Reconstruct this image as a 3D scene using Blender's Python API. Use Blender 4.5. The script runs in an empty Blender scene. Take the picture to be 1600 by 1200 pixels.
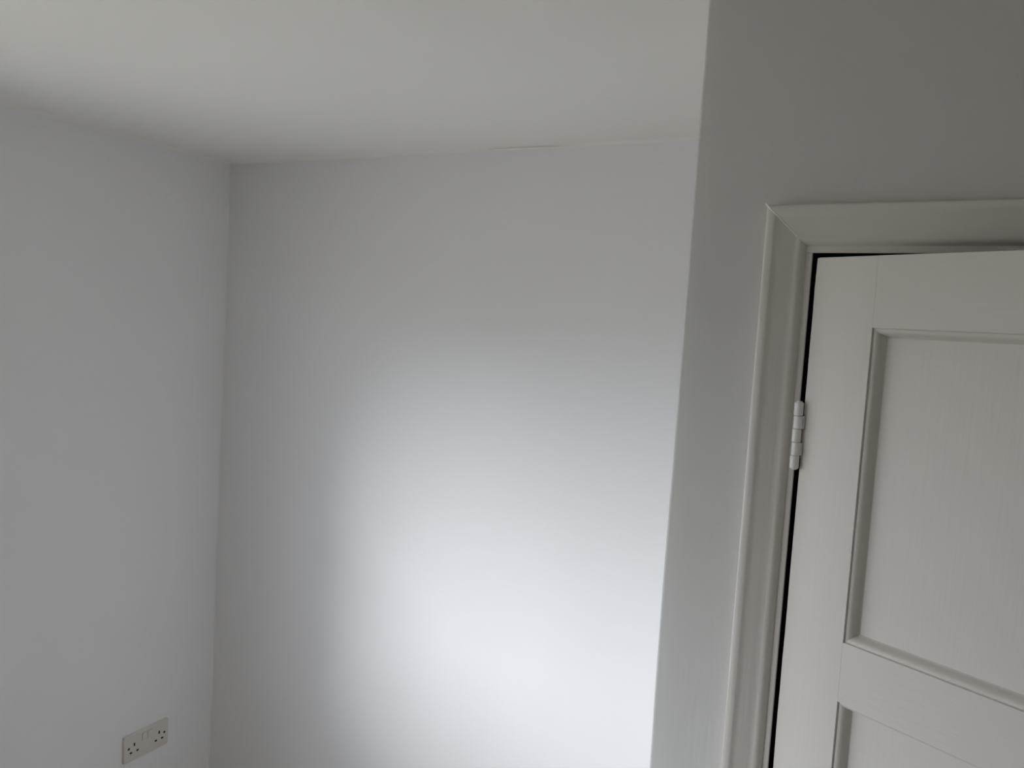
import bpy, math, random
from mathutils import Matrix, Vector

# ------------------------------------------------------------------ camera
C = bpy.context.scene.collection
sc = bpy.context.scene
H = 2.35                                    # ceiling height
cam_d = bpy.data.cameras.new('camera')
cam_d.sensor_fit = 'HORIZONTAL'
cam_d.sensor_width = 36.0
cam_d.lens = 36.0 * 1260.0 / 1600.0
cam_d.clip_start = 0.02
cam = bpy.data.objects.new('camera', cam_d)
C.objects.link(cam)
CR = Vector((0.8833164, 0.46480613, 0.06088847))
CU = -Vector((0.08750414, -0.03588226, -0.9955177))
CB = -Vector((-0.46053791, 0.8846851, -0.07236785))
cam.matrix_world = Matrix(((CR.x, CU.x, CB.x, 2.1619), (CR.y, CU.y, CB.y, -1.9961),
                           (CR.z, CU.z, CB.z, 1.86), (0, 0, 0, 1)))
sc.camera = cam

# ------------------------------------------------------------------ world, light, exposure
SKY_STRENGTH = 3.9
SUN_STRENGTH = 2.45
SUN_ANGLE = 28.0                            # veiled by haze: a broad soft disc
SUN_TRAVEL = (0.685, 0.728, -0.195)            # direction the light travels
EXPOSURE = 0.28
WIN_Y0, WIN_Y1, WIN_Z0, WIN_Z1 = -0.80, -3.40, 0.76, 1.84   # window opening in the left wall
WALL_T = 0.22

world = bpy.data.worlds.new('overcast_sky')
sc.world = world
world.use_nodes = True
wn, wl = world.node_tree.nodes, world.node_tree.links
wn.clear()
tc = wn.new('ShaderNodeTexCoord')
sx = wn.new('ShaderNodeSeparateXYZ')
rp = wn.new('ShaderNodeValToRGB')
rp.color_ramp.elements[0].position = 0.0
rp.color_ramp.elements[0].color = (0.80, 0.86, 0.95, 1)
rp.color_ramp.elements[1].position = 1.0
rp.color_ramp.elements[1].color = (0.88, 0.94, 1.0, 1)
bg = wn.new('ShaderNodeBackground')
bg.inputs['Strength'].default_value = SKY_STRENGTH
wo = wn.new('ShaderNodeOutputWorld')
wl.new(tc.outputs['Generated'], sx.inputs[0])
wl.new(sx.outputs['Z'], rp.inputs[0])
wl.new(rp.outputs[0], bg.inputs['Color'])
wl.new(bg.outputs[0], wo.inputs[0])

sun_d = bpy.data.lights.new('hazy_sun', 'SUN')
sun_d.energy = SUN_STRENGTH
sun_d.angle = math.radians(SUN_ANGLE)
sun_d.color = (0.92, 0.965, 1.0)
sun = bpy.data.objects.new('hazy_sun', sun_d)
sun.rotation_euler = Vector(SUN_TRAVEL).to_track_quat('-Z', 'Y').to_euler()
sun.location = (-6, -8, 5)
C.objects.link(sun)

# sampling portal in the window opening (gives off no light itself)
pd = bpy.data.lights.new('window_portal', 'AREA')
pd.shape = 'RECTANGLE'
pd.size = abs(WIN_Y1 - WIN_Y0)
pd.size_y = WIN_Z1 - WIN_Z0
pd.cycles.is_portal = True
po = bpy.data.objects.new('window_portal', pd)
po.location = (-WALL_T - 0.01, (WIN_Y0 + WIN_Y1) / 2, (WIN_Z0 + WIN_Z1) / 2)
po.rotation_euler = (math.radians(90), 0, math.radians(-90))   # faces +x, into the room
C.objects.link(po)

sc.view_settings.view_transform = 'Standard'
sc.view_settings.look = 'None'
sc.view_settings.gamma = 1.0
sc.view_settings.use_curve_mapping = False
sc.view_settings.exposure = EXPOSURE
try:
    sc.cycles.max_bounces = 12
    sc.cycles.diffuse_bounces = 8
    sc.cycles.transparent_max_bounces = 12
    sc.cycles.use_denoising = True
    sc.cycles.sample_clamp_indirect = 0
except Exception:
    pass

# ------------------------------------------------------------------ materials
def paint(name, col, rough=0.6, bump=0.15, scale=220.0, stretch=(1, 1, 1), spec=0.3, mottle=0.012, blotch=3.0, dist=0.0006):
    m = bpy.data.materials.new(name)
    m.use_nodes = True
    n, l = m.node_tree.nodes, m.node_tree.links
    b = n['Principled BSDF']
    b.inputs['Roughness'].default_value = rough
    b.inputs['Specular IOR Level'].default_value = spec
    t = n.new('ShaderNodeTexCoord')
    mp = n.new('ShaderNodeMapping')
    mp.inputs['Scale'].default_value = stretch
    l.new(t.outputs['Object'], mp.inputs[0])
    a = n.new('ShaderNodeTexNoise')
    a.inputs['Scale'].default_value = scale
    a.inputs['Detail'].default_value = 4.0
    l.new(mp.outputs[0], a.inputs['Vector'])
    bp = n.new('ShaderNodeBump')
    bp.inputs['Strength'].default_value = bump
    bp.inputs['Distance'].default_value = dist
    l.new(a.outputs['Fac'], bp.inputs['Height'])
    l.new(bp.outputs[0], b.inputs['Normal'])
    c = n.new('ShaderNodeTexNoise')
    c.inputs['Scale'].default_value = blotch
    c.inputs['Detail'].default_value = 3.0
    l.new(t.outputs['Object'], c.inputs['Vector'])
    mx = n.new('ShaderNodeMix')
    mx.data_type = 'RGBA'
    mx.inputs['A'].default_value = tuple(max(0, v - mottle) for v in col) + (1,)
    mx.inputs['B'].default_value = tuple(min(1, v + mottle) for v in col) + (1,)
    l.new(c.outputs['Fac'], mx.inputs['Factor'])
    l.new(mx.outputs['Result'], b.inputs['Base Color'])
    return m

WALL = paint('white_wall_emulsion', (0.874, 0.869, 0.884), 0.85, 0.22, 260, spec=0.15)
CEIL = paint('white_ceiling_emulsion', (0.89, 0.883, 0.85), 0.9, 0.2, 200, spec=0.1)
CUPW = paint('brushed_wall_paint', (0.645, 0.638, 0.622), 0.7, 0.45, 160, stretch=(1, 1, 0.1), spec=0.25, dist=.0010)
GLOSS = paint('white_satin_woodwork', (0.705, 0.672, 0.628), 0.45, 0.32, 180, stretch=(1, 1, 0.06), spec=0.4, dist=.0012)
GLOSSH = paint('white_satin_woodwork_across', (0.705, 0.672, 0.628), 0.45, 0.32, 180, stretch=(0.06, 0.3, 1), spec=0.4, dist=.0012)
METAL = paint('overpainted_hinge', (0.80, 0.79, 0.765), 0.4, 0.3, 300, spec=0.5)
DARK = paint('gap_shade_timber', (0.018, 0.014, 0.011), 0.9, 0.3, 90, stretch=(1, 1, 0.1), spec=0.05, mottle=0.004)  # near-black colour stands in for shade in the door gap and cupboard
FILLER_GLINT = paint('caulk_and_highlight', (0.95, 0.94, 0.92), 0.35, 0.1, 300, spec=0.6)  # caulk white, also the painted highlight of the ceiling ridge
PLAST = paint('white_moulded_plastic', (0.70, 0.67, 0.62), 0.35, 0.02, 400, spec=0.5)
SLOT = paint('dark_socket_slot', (0.008, 0.008, 0.008), 0.7, 0.0, 100, spec=0.1, mottle=0.002)
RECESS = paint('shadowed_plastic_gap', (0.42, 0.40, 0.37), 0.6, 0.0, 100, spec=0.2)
STEEL = paint('dull_screw_steel', (0.03, 0.028, 0.026), 0.6, 0.1, 400, spec=0.5)
DEEP = paint('dark_shading_wall', (0.09, 0.078, 0.068), 0.85, 0.22, 260, spec=0.12)  # dark tone made up for the unseen wall, to shade the right side
SIDE = paint('mid_shading_wall', (0.42, 0.40, 0.375), 0.85, 0.22, 260, spec=0.12)  # mid tone made up for the unseen right wall, to limit its bounce
CARPET = paint('beige_carpet_pile', (0.66, 0.62, 0.57), 0.95, 0.9, 420, spec=0.05, mottle=0.05, blotch=60, dist=0.004)
TARMAC = paint('pale_concrete_street', (0.52, 0.485, 0.42), 0.95, 0.4, 30, spec=0.1, mottle=0.03)
UPVC = paint('white_window_frame', (0.82, 0.82, 0.82), 0.35, 0.0, 50, spec=0.5)

def glass_mat():
    m = bpy.data.materials.new('window_glass')
    m.use_nodes = True
    n, l = m.node_tree.nodes, m.node_tree.links
    n.clear()
    o = n.new('ShaderNodeOutputMaterial')
    mx = n.new('ShaderNodeMixShader')
    tr = n.new('ShaderNodeBsdfTransparent')
    gl = n.new('ShaderNodeBsdfGlossy')
    gl.inputs['Roughness'].default_value = 0.02
    fr = n.new('ShaderNodeFresnel')
    ge = n.new('ShaderNodeNewGeometry')        # same reflectance entering and leaving the thin pane
    mr = n.new('ShaderNodeMapRange')
    mr.inputs['To Min'].default_value = 1.45
    mr.inputs['To Max'].default_value = 1 / 1.45
    l.new(ge.outputs['Backfacing'], mr.inputs['Value'])
    l.new(mr.outputs[0], fr.inputs['IOR'])
    l.new(fr.outputs[0], mx.inputs[0])
    l.new(tr.outputs[0], mx.inputs[1])
    l.new(gl.outputs[0], mx.inputs[2])
    l.new(mx.outputs[0], o.inputs[0])
    return m
GLASS = glass_mat()

# ------------------------------------------------------------------ helpers
class MB:
    """collects shapes and links them as one mesh object"""
    def __init__(self, xf=None):
        self.v, self.f = [], []
        self.xf = xf or (lambda p: p)
    def add(self, vs, fs):
        b = len(self.v)
        self.v += [tuple(self.xf(p)) for p in vs]
        self.f += [tuple(b + i for i in f) for f in fs]
    def box(self, x0, x1, y0, y1, z0, z1, bev=0.0):
        x0, x1 = min(x0, x1), max(x0, x1)
        y0, y1 = min(y0, y1), max(y0, y1)
        z0, z1 = min(z0, z1), max(z0, z1)
        if bev <= 0:
            vs = [(x, y, z) for x in (x0, x1) for y in (y0, y1) for z in (z0, z1)]
            self.add(vs, [(0, 1, 3, 2), (4, 6, 7, 5), (0, 4, 5, 1), (2, 3, 7, 6), (0, 2, 6, 4), (1, 5, 7, 3)])
            return
        # chamfered box: 24 vertices
        vs, idx = [], {}
        for i, x in enumerate((x0, x1)):
            for j, y in enumerate((y0, y1)):
                for k, z in enumerate((z0, z1)):
                    dx, dy, dz = (bev if i == 0 else -bev), (bev if j == 0 else -bev), (bev if k == 0 else -bev)
                    for a, p in enumerate(((x, y + dy, z + dz), (x + dx, y, z + dz), (x + dx, y + dy, z))):
                        idx[(i, j, k, a)] = len(vs)
                        vs.append(p)
        fs = []
        for i in (0, 1):
            fs.append([idx[(i, 0, 0, 0)], idx[(i, 1, 0, 0)], idx[(i, 1, 1, 0)], idx[(i, 0, 1, 0)]])
            fs.append([idx[(0, i, 0, 1)], idx[(1, i, 0, 1)], idx[(1, i, 1, 1)], idx[(0, i, 1, 1)]])
            fs.append([idx[(0, 0, i, 2)], idx[(1, 0, i, 2)], idx[(1, 1, i, 2)], idx[(0, 1, i, 2)]])
            for j in (0, 1):
                fs.append([idx[(i, j, 0, 0)], idx[(i, j, 0, 1)], idx[(i, j, 1, 1)], idx[(i, j, 1, 0)]])
                fs.append([idx[(i, 0, j, 0)], idx[(i, 0, j, 2)], idx[(i, 1, j, 2)], idx[(i, 1, j, 0)]])
                fs.append([idx[(0, i, j, 1)], idx[(0, i, j, 2)], idx[(1, i, j, 2)], idx[(1, i, j, 1)]])
                for k in (0, 1):
                    fs.append([idx[(i, j, k, 0)], idx[(i, j, k, 1)], idx[(i, j, k, 2)]])
        self.add(vs, fs)
    def loft(self, rings, closed=True, caps=True):
        n = len(rings[0])
        vs = [p for r in rings for p in r]
        fs = []
        for i in range(len(rings) - 1):
            for j in range(n if closed else n - 1):
                k = (j + 1) % n
                fs.append((i * n + j, i * n + k, (i + 1) * n + k, (i + 1) * n + j))
        if caps and closed:
            fs.append(tuple(range(n)))
            fs.append(tuple((len(rings) - 1) * n + j for j in range(n)))
        self.add(vs, fs)
    def cyl(self, cx, cy, z0, z1, r, n=20, bev=0.0006):
        rings = []
        for z, rr in ((z0, r - bev), (z0 + bev, r), (z1 - bev, r), (z1, r - bev)):
            rings.append([(cx + rr * math.cos(2 * math.pi * k / n), cy + rr * math.sin(2 * math.pi * k / n), z) for k in range(n)])
        self.loft(rings)
    def build(self, name, mat, parent=None, smooth=None):
        me = bpy.data.meshes.new(name)
        me.from_pydata(self.v, [], self.f)
        import bmesh
        bm = bmesh.new()
        bm.from_mesh(me)
        bmesh.ops.recalc_face_normals(bm, faces=bm.faces)
        bm.to_mesh(me)
        bm.free()
        me.materials.append(mat)
        if smooth is not None:
            me.shade_smooth()
            me.set_sharp_from_angle(angle=math.radians(smooth))
        o = bpy.data.objects.new(name, me)
        C.objects.link(o)
        if parent:
            o.parent = parent
            o.matrix_parent_inverse = parent.matrix_basis.inverted()
        return o

def struct(o, label=None):
    o['kind'] = 'structure'
    if label:
        o['label'] = label
    return o

def empty(name, loc=(0, 0, 0), rz=0.0):
    o = bpy.data.objects.new(name, None)
    o.empty_display_size = 0.05
    o.location = loc
    o.rotation_euler = (0, 0, rz)
    C.objects.link(o)
    return o

# frame of the cupboard's front wall: s runs right along it, n comes out into the room
HP = (2.00535, -0.84452)
WS, WN = (0.9981348, -0.0610485), (-0.0610485, -0.9981348)
def W(p):
    s, n, z = p
    return (HP[0] + WS[0] * s + WN[0] * n, HP[1] + WS[1] * s + WN[1] * n, z)

XR, YF = 3.30, -3.85                     # right wall, wall behind the camera
S_EDGE = -0.1733                          # free edge of the cupboard wall
S_OPEN0, S_OPEN1, Z_OPEN = -0.0007, 0.640, 1.9816

# ------------------------------------------------------------------ room shell
m = MB(); m.box(-WALL_T, XR + .12, YF - .12, .12, -0.12, 0.0)
struct(m.build('floor', CARPET), 'beige carpet over the whole floor')

# ceiling with softly rounded plaster junctions on the left and back walls
m = MB()
m.box(-WALL_T, XR + .12, YF - .12, .12, H, H + .12)
def cove(r, k=6):
    return [(r - r * math.sin(a), r - r * math.cos(a)) for a in [math.pi / 2 * i / k for i in range(k + 1)]]
r = 0.009
prof = cove(r)                            # (distance from wall, drop below ceiling)
m.loft([[(d, -d, H - h) for d, h in prof], [(d, YF, H - h) for d, h in prof]], closed=False)
m.loft([[(d, -d, H - h) for d, h in prof], [(XR, -d, H - h) for d, h in prof]], closed=False)
ceiling = struct(m.build('ceiling', CEIL, smooth=35), 'plain white painted ceiling')

# left wall with the window opening (out of frame to the left)
m = MB()
m.box(-WALL_T, 0, .12, WIN_Y0, 0, H)
m.box(-WALL_T, 0, WIN_Y1, YF - .12, 0, H)
m.box(-WALL_T, 0, WIN_Y0, WIN_Y1, 0, WIN_Z0)
m.box(-WALL_T, 0, WIN_Y0, WIN_Y1, WIN_Z1, H)
wall_left = struct(m.build('wall_left', WALL), 'plain white wall on the left with the double socket low on it')
m = MB()                                   # thin line of filler up the corner
rings = []
rnd = random.Random(4)
for i in range(48):
    z = H * i / 47
    w = 0.006 + rnd.uniform(-.0015, .0015)
    rings.append([(0.0001, -w, z), (w * .25, -w * .25, z), (w, -0.0001, z)])
m.loft(rings, closed=False)
m.build('corner_filler', WALL, wall_left, smooth=60)

m = MB(); m.box(0, XR + .12, 0, .12, 0, H)
wall_back = struct(m.build('wall_back', WALL), 'plain white wall across the far end')
# raised ridge of paint along the ceiling junction of the back wall, its highlight put into the colour
m = MB()
rings = []
for i in range(33):
    t = i / 32
    x = 0.99 + 0.27 * t
    a = math.sin(math.pi * t) ** 0.8 * (0.0034 + 0.0009 * math.sin(t * 23))
    zc = H - 0.0066 + 0.0012 * math.sin(t * 5)
    yc = -0.0050
    rings.append([(x, yc + (a + .0006) * math.cos(q) * .6, zc + (a + .0006) * math.sin(q) * .7) for q in [2 * math.pi * k / 8 for k in range(8)]])
m.loft(rings)
m.build('paint_ridge', FILLER_GLINT, wall_back, smooth=60)

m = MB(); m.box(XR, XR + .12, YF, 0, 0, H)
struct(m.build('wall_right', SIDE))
m = MB(); m.box(0, XR, YF - .12, YF, 0, H)
struct(m.build('wall_front', DEEP))

# front wall of the built-in cupboard: pier + return, piece over the door, far pier
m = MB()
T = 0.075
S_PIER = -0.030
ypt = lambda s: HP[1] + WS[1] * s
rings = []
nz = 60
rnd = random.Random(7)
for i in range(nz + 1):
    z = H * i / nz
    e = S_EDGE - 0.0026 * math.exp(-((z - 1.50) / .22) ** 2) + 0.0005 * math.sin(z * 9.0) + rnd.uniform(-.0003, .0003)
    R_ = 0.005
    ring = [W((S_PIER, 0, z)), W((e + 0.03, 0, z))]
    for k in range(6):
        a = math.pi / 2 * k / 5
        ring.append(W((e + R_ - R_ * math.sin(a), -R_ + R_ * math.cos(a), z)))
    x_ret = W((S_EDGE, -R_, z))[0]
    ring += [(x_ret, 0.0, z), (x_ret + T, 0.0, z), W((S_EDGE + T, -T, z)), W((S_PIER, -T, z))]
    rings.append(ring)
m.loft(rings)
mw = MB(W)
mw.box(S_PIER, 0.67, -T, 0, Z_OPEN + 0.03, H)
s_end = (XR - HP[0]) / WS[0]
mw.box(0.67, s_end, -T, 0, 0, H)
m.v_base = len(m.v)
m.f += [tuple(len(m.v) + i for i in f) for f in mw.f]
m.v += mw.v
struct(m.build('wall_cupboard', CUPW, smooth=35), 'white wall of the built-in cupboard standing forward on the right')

# near-black boards added to keep the inside of the cupboard in shade
cup = empty('trim_2', W((0.3, -0.4, 0)))
cup['kind'] = 'structure'
m = MB(W); m.box(-.07, .95, -.66, -.65, .01, H - .01); m.build('shade_board', DARK, cup)
m = MB(W); m.box(-.085, -.075, -.66, -.08, .01, H - .01); m.build('shade_board', DARK, cup)
m = MB(W); m.box(.95, .96, -.66, -.08, .01, H - .01); m.build('shade_board', DARK, cup)
m = MB(W); m.box(-.07, .95, -.65, -.08, 2.07, 2.08); m.build('shade_board', DARK, cup)
m = MB(W); m.box(-.07, .95, -.65, -.08, .004, .014); m.build('shade_board', DARK, cup)

# ------------------------------------------------------------------ window (source of the daylight)
win = empty('window_1', (-WALL_T, (WIN_Y0 + WIN_Y1) / 2, WIN_Z0))
win['kind'] = 'structure'
FX0, FX1 = -0.21, -0.15
def wf(name, y0, y1, z0, z1, x0=FX0, x1=FX1, mat=UPVC, bev=0.003):
    q = MB(); q.box(x0, x1, y0, y1, z0, z1, bev)
    return q.build(name, mat, win)
fw = 0.055
wf('window_frame', WIN_Y0, WIN_Y0 - fw, WIN_Z0, WIN_Z1)
wf('window_frame', WIN_Y1, WIN_Y1 + fw, WIN_Z0, WIN_Z1)
wf('window_frame', WIN_Y0 - fw, WIN_Y1 + fw, WIN_Z0, WIN_Z0 + fw)
wf('window_frame', WIN_Y0 - fw, WIN_Y1 + fw, WIN_Z1 - fw, WIN_Z1)
ym = (WIN_Y0 + WIN_Y1) / 2
wf('mullion', ym - .03, ym + .03, WIN_Z0 + fw, WIN_Z1 - fw)
wf('pane', WIN_Y0 - fw, ym + .03, WIN_Z0 + fw, WIN_Z1 - fw, -.182, -.178, GLASS, 0)
wf('pane', WIN_Y1 + fw, ym - .03, WIN_Z0 + fw, WIN_Z1 - fw, -.182, -.178, GLASS, 0)
wf('window_sill', WIN_Y0, WIN_Y1, WIN_Z0 - .02, WIN_Z0 + .004, -.15, .012, UPVC, .004)

# skirting boards
def skirt(name, x0, x1, y0, y1):
    q = MB(); q.box(x0, x1, y0, y1, 0, .12, .004)
    struct(q.build(name, GLOSSH))
skirt('baseboard_left', 0, .016, -.016, YF)
skirt('baseboard_back', 0, W((S_EDGE, 0, 0))[0] - .004, -.016, 0)
skirt('baseboard_right', XR - .016, XR, -1.0, YF)
skirt('baseboard_front', .016, XR - .016, YF, YF + .016)

# ------------------------------------------------------------------ door surround (trim_1)
trim = empty('trim_1', W((S_OPEN0, 0, 0)))
struct(trim, 'white painted moulded architrave and lining round the cupboard door')
AO_S, AO_Z, AW = -0.0620, 2.0440, 0.0530
# architrave section: (distance inward from the outer edge, height off the wall)
SEC = [(0, 0.0), (0, .0150), (.0012, .0172), (.003, .0180), (.0105, .0180), (.0125, .0172), (.0150, .0155), (.0200, .0140), (.0280, .0121),
       (.0345, .0101), (.0395, .0087), (.0412, .0088), (.0435, .0087), (.0460, .0080), (.0485, .0064), (.0505, .0042), (.0520, .0018), (AW, .0)]
AO_R = S_OPEN1 + 0.008 + AW
rnd = random.Random(2)
def arch_leg(mirror):
    q = MB(W)
    rings = []
    nseg = 40
    for i in range(nseg + 1):
        ring = []
        t = i / nseg
        for u, n in SEC:
            z = 0.0 + (AO_Z - u) * t
            j = rnd.uniform(-.0002, .0002) if 0 < i < nseg and u < .012 else 0
            s = AO_S + u + j
            if mirror:
                s = AO_R - u
            ring.append((s, n, z))
        rings.append(ring)
    q.loft(rings)
    return q.build('architrave_leg', GLOSS, trim, smooth=38)
arch_leg(False)
arch_leg(True)
q = MB(W)
rings = []
for i in range(31):
    t = i / 30
    rings.append([(AO_S + u + (AO_R - AO_S - 2 * u) * t, n, AO_Z - u) for u, n in SEC])
q.loft(rings)
q.build('architrave_head', GLOSSH, trim, smooth=38)
# filled mitre: fine raised bead of paint running down the joint
q = MB(W)
rings = []
for (u, n) in [(-.002, .0165)] + SEC[3:12]:
    c = Vector((AO_S + u, n + .0001, AO_Z - u))
    ring = []
    for k in range(8):
        a = 2 * math.pi * k / 8
        rr = .00075 if u > .004 else .0013
        ring.append((c.x + rr * math.cos(a) * .7, c.y + rr * math.sin(a) * .7, c.z + rr * math.cos(a) * .7))
    rings.append(ring)
q.loft(rings)
q.build('mitre_bead', FILLER_GLINT, trim, smooth=60)
# lining: painted front edge with the rebate behind it coloured near-black as gap shade
def lining(name, s0, s1, z0, z1):
    q = MB(W); q.box(s0, s1, -.004, .0, z0, z1, .0008); q.build(name, GLOSS, trim)
lining('door_lining', S_PIER, S_OPEN0, 0, Z_OPEN)
lining('door_lining', S_PIER, .67, Z_OPEN, Z_OPEN + .030)
lining('door_lining', S_OPEN1, .67, 0, Z_OPEN)
q = MB(W); q.box(S_PIER, S_OPEN0 - .0012, -T - .01, -.0042, 0.014, Z_OPEN + .001); q.build('door_rebate', DARK, trim)
q = MB(W); q.box(S_OPEN1 + .0012, .67, -T - .01, -.0042, 0.014, Z_OPEN + .001); q.build('door_rebate', DARK, trim)
q = MB(W); q.box(S_PIER, .67, -T - .01, -.0042, Z_OPEN + .0012, Z_OPEN + .030); q.build('door_rebate', DARK, trim)

# ------------------------------------------------------------------ the door, standing ajar
AJAR = math.atan2(-0.44463518, 0.89571176)          # heading of the leaf in the room
PIV = W((0.0004, 0.0062, 0))
door = empty('door_1', (PIV[0], PIV[1], 0), AJAR)
struct(door, 'white painted panelled cupboard door standing slightly ajar')
bpy.context.view_layer.update()
DM = Matrix.Translation((PIV[0], PIV[1], 0)) @ Matrix.Rotation(AJAR, 4, 'Z')
FACE = -0.0055                                       # front face, measured out from the pivot
# door local: x along the leaf, n outward (= -y), z up
def D(p):
    return tuple(DM @ Vector((p[0], -(FACE + p[1]), p[2])))
def dbuild(q, name, mat, smooth=None):
    o = q.build(name, mat, door, smooth)
    return o
L0, L1, ZB, ZT = 0.0034, 0.6240, 0.008, 1.9738       # leaf
ST = 0.0905                                          # stile inner edge
MW, MD = 0.0115, 0.0180                              # moulding width, panel depth
TH = 0.035
panels = [(1.4775, 1.8845)]
z = 1.3985
for hgt in (0.352, 0.352, 0.352):
    panels.append((z - hgt, z)); z -= hgt + 0.079
def stile(x0, x1):
    q = MB(D)
    # edge-rounded vertical board with a slightly uneven arris
    r0 = random.Random(int(x0 * 1000) + 3)
    rings = []
    N = 50
    for i in range(N + 1):
        z = ZB + (ZT - ZB) * i / N
        w = r0.uniform(-.0006, .0003)
        c = .0022
        left = x0 + w if x0 == L0 else x0
        zt = z
        ring = [(left, -TH, zt), (left, -c, zt), (left + c * .3, -c * .3, zt), (left + c, 0, zt)]
        ring += [(x1 - .0002, 0, zt), (x1, -.0002, zt), (x1, -TH, zt)]
        rings.append(ring)
    # soften the top corner
    top = []
    for (a, b, zz) in rings[-1]:
        top.append((a + (.0022 if a < x0 + .003 and x0 == L0 else 0), b - (.001 if b > -.001 else 0), zz + .0012))
    rings.append(top)
    q.loft(rings)
    return dbuild(q, 'stile', GLOSS, 30)
stile(L0, ST)
stile(L1 - (ST - L0), L1)
edges = [ZT + .0012] + [v for p in panels for v in (p[1], p[0])] + [ZB]
for i in range(0, len(edges), 2):
    q = MB(D); q.box(ST, L1 - (ST - L0), -TH, -0.00006, edges[i + 1], edges[i], .0002)
    dbuild(q, 'rail', GLOSSH)
PX0, PX1 = ST, L1 - (ST - L0)
for (z0, z1) in panels:
    q = MB(D); q.box(PX0 - .0, PX1 + .0, -MD - .008, -MD, z0, z1)
    dbuild(q, 'door_panel', GLOSS)
    # moulding section: (distance in from the frame, depth below the face)
    MS = [(.0, -.0015), (.0004, -.0034), (.0012, -.0030), (.0030, -.0032), (.0052, -.0046), (.0072, -.0080), (.0086, -.0122), (.0096, -.0152),
          (.0106, -.0170), (MW + .0006, -MD - .0002), (0, -MD - .001)]
    def side(fn, mat):
        q = MB(D)
        q.loft([[fn(u, n, 0) for u, n in MS], [fn(u, n, 1) for u, n in MS]])
        dbuild(q, 'panel_moulding', mat, 35)
    side(lambda u, n, e: (PX0 + u, n, (z1 - u) if e else (z0 + u)), GLOSS)
    side(lambda u, n, e: (PX1 - u, n, (z1 - u) if e else (z0 + u)), GLOSS)
    side(lambda u, n, e: ((PX1 - u) if e else (PX0 + u), n, z1 - u), GLOSSH)
    side(lambda u, n, e: ((PX1 - u) if e else (PX0 + u), n, z0 + u), GLOSSH)
# knob on the closing stile (outside the frame)
q = MB(D)
rings = []
for (n, rr) in [(0, .022), (.004, .022), (.006, .010), (.022, .009), (.028, .016), (.038, .019), (.046, .015), (.049, .004)]:
    rings.append([(L1 - .045 + rr * math.cos(2 * math.pi * k / 20), n, .98 + rr * math.sin(2 * math.pi * k / 20)) for k in range(20)])
q.loft(rings)
dbuild(q, 'door_knob', METAL, 40)

# butt hinge: five overpainted knuckles on the pin line, leaves folded in the gap
def hinge(zc):
    h = bpy.data.objects.new('hinge', None)
    C.objects.link(h)
    h.parent = door
    h.location = (0, 0, zc)
    bpy.context.view_layer.update()
    inv = DM @ Matrix.Translation((0, 0, zc))
    def hb(q, name, mat=METAL, sm=40):
        o = q.build(name, mat, None, sm)
        o.parent = h
        return o
    L = 0.0905
    k = L / 5
    offs = [-0.0002, 0.0006, -0.0003, 0.0005, -0.0004]
    for i in range(5):
        q = MB()
        q.cyl(offs[i], 0.0, -L / 2 + i * k + .0002, -L / 2 + (i + 1) * k - .0002, .0061, 24, .0007)
        hb(q, 'knuckle')
    q = MB()
    q.cyl(0, 0, -L / 2 - .0014, L / 2 + .0014, .0040, 16, .0006)
    hb(q, 'pin')
    # the leaf tabs of the door side: second and fourth knuckle reach over to the door edge
    for i in (1, 3):
        q = MB()
        q.box(.001, .0072, .0022, .0046, -L / 2 + i * k + .0004, -L / 2 + (i + 1) * k - .0004, .0004)
        hb(q, 'leaf_tab')
    return h
hinge((1.7796 + 1.6902) / 2)
hinge(0.30)

# ------------------------------------------------------------------ double socket on the left wall
SO_Y0, SO_Y1, SO_Z0, SO_Z1 = -0.354, -0.189, 0.4005, 0.4885
sock = empty('double_socket', (0, (SO_Y0 + SO_Y1) / 2, (SO_Z0 + SO_Z1) / 2))
sock['label'] = 'white plastic double power socket low on the left wall'
sock['category'] = 'socket'
SW, SH, STK = SO_Y1 - SO_Y0, SO_Z1 - SO_Z0, 0.0095
sock.rotation_euler = (0, 0, 0)
def sb(q, name, mat, parent=sock, sm=35):
    o = q.build(name, mat, None, sm)
    o.parent = parent
    return o
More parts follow.
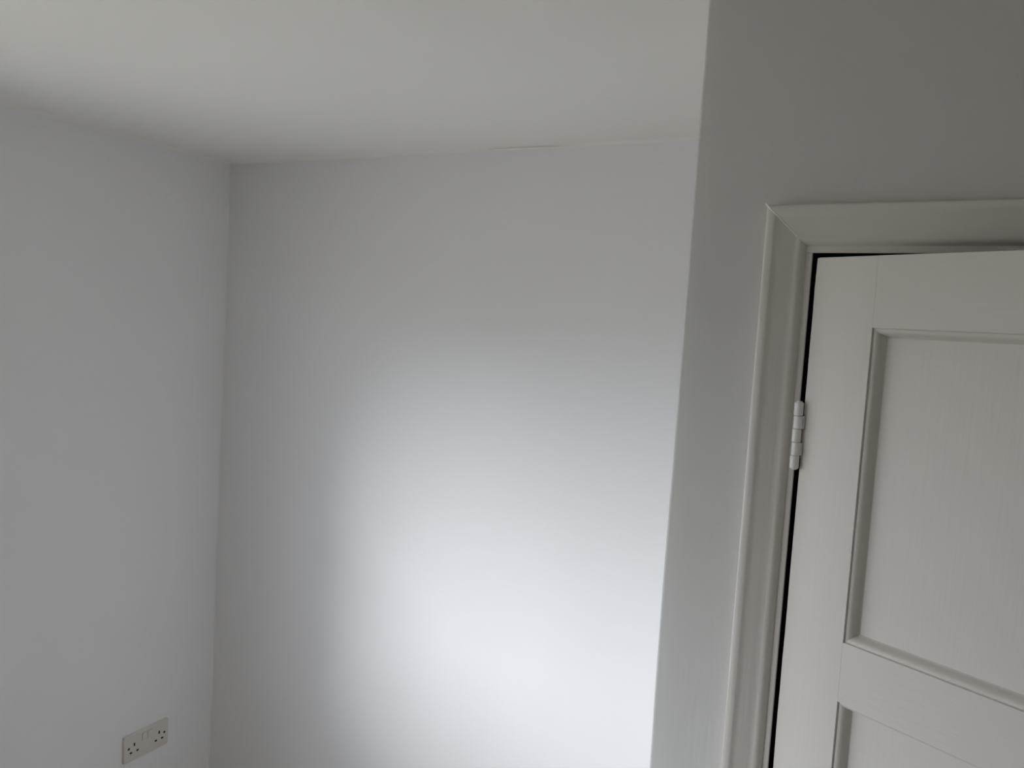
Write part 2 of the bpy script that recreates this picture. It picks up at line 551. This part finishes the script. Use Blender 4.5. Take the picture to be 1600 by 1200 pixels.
# plate: local x out of the wall, y along it (towards the corner), z up
q = MB()
rings = []
def rrect(x, ins, rad=.004):
    pts = []
    w, h = SW / 2 - ins, SH / 2 - ins
    for cx, cz, a0 in ((w - rad, h - rad, 0), (-w + rad, h - rad, 90), (-w + rad, -h + rad, 180), (w - rad, -h + rad, 270)):
        for k in range(5):
            a = math.radians(a0 + 22.5 * k)
            pts.append((x, cx + rad * math.cos(a), cz + rad * math.sin(a)))
    return pts
q.loft([rrect(0.0002, 0), rrect(STK - .003, 0), rrect(STK - .001, .0008), rrect(STK, .0028)])
plate = sb(q, 'faceplate', PLAST)
X = STK
# photographed layout, in fractions of the plate: (across 0..1, up 0..1)
def at(u, v):
    return (u - .5) * SW, (v - .5) * SH
def slot(cy, cz, w, h):
    q = MB(); q.box(X - .001, X + .00035, cy - w / 2, cy + w / 2, cz - h / 2, cz + h / 2)
    return sb(q, 'pin_slot', SLOT)
for cu in (-1, 1):
    cy = cu * .0465
    slot(cy, .0085, .0050, .0104)
    slot(cy - .0120, -.0150, .0082, .0054)
    slot(cy + .0120, -.0150, .0082, .0054)
for cu in (-1, 1):                                     # fixing screws in their recesses
    q = MB()
    rr = .0042
    q.loft([[(x, cu * .0665 + r2 * math.cos(2 * math.pi * k / 14), .0010 + r2 * math.sin(2 * math.pi * k / 14)) for k in range(14)]
            for x, r2 in ((X - .001, rr), (X + .0003, rr), (X + .0004, rr * .5))])
    sb(q, 'screw', STEEL)
for cu in (-1, 1):                                     # rocker switches side by side, top middle
    q = MB()
    w, hh = .0085, .0115
    cy, cz = cu * .0102, .0215
    rings = [[(X - .0005, cy - w, cz - hh), (X - .0005, cy + w, cz - hh), (X - .0005, cy + w, cz + hh), (X - .0005, cy - w, cz + hh)],
             [(X + .0012, cy - w + .0004, cz - hh + .0004), (X + .0012, cy + w - .0004, cz - hh + .0004), (X + .0034, cy + w - .0004, cz + hh - .0004), (X + .0034, cy - w + .0004, cz + hh - .0004)]]
    q.loft(rings)
    ro = sb(q, 'rocker_switch', PLAST)
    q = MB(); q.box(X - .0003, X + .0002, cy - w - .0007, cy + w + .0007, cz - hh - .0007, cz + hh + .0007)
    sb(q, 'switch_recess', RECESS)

# ------------------------------------------------------------------ outdoors, beyond the window: street and the houses opposite
m = MB(); m.box(-40, -WALL_T - .3, -30, 25, -2.95, -2.85)
struct(m.build('ground', TARMAC), 'paved street below the window')
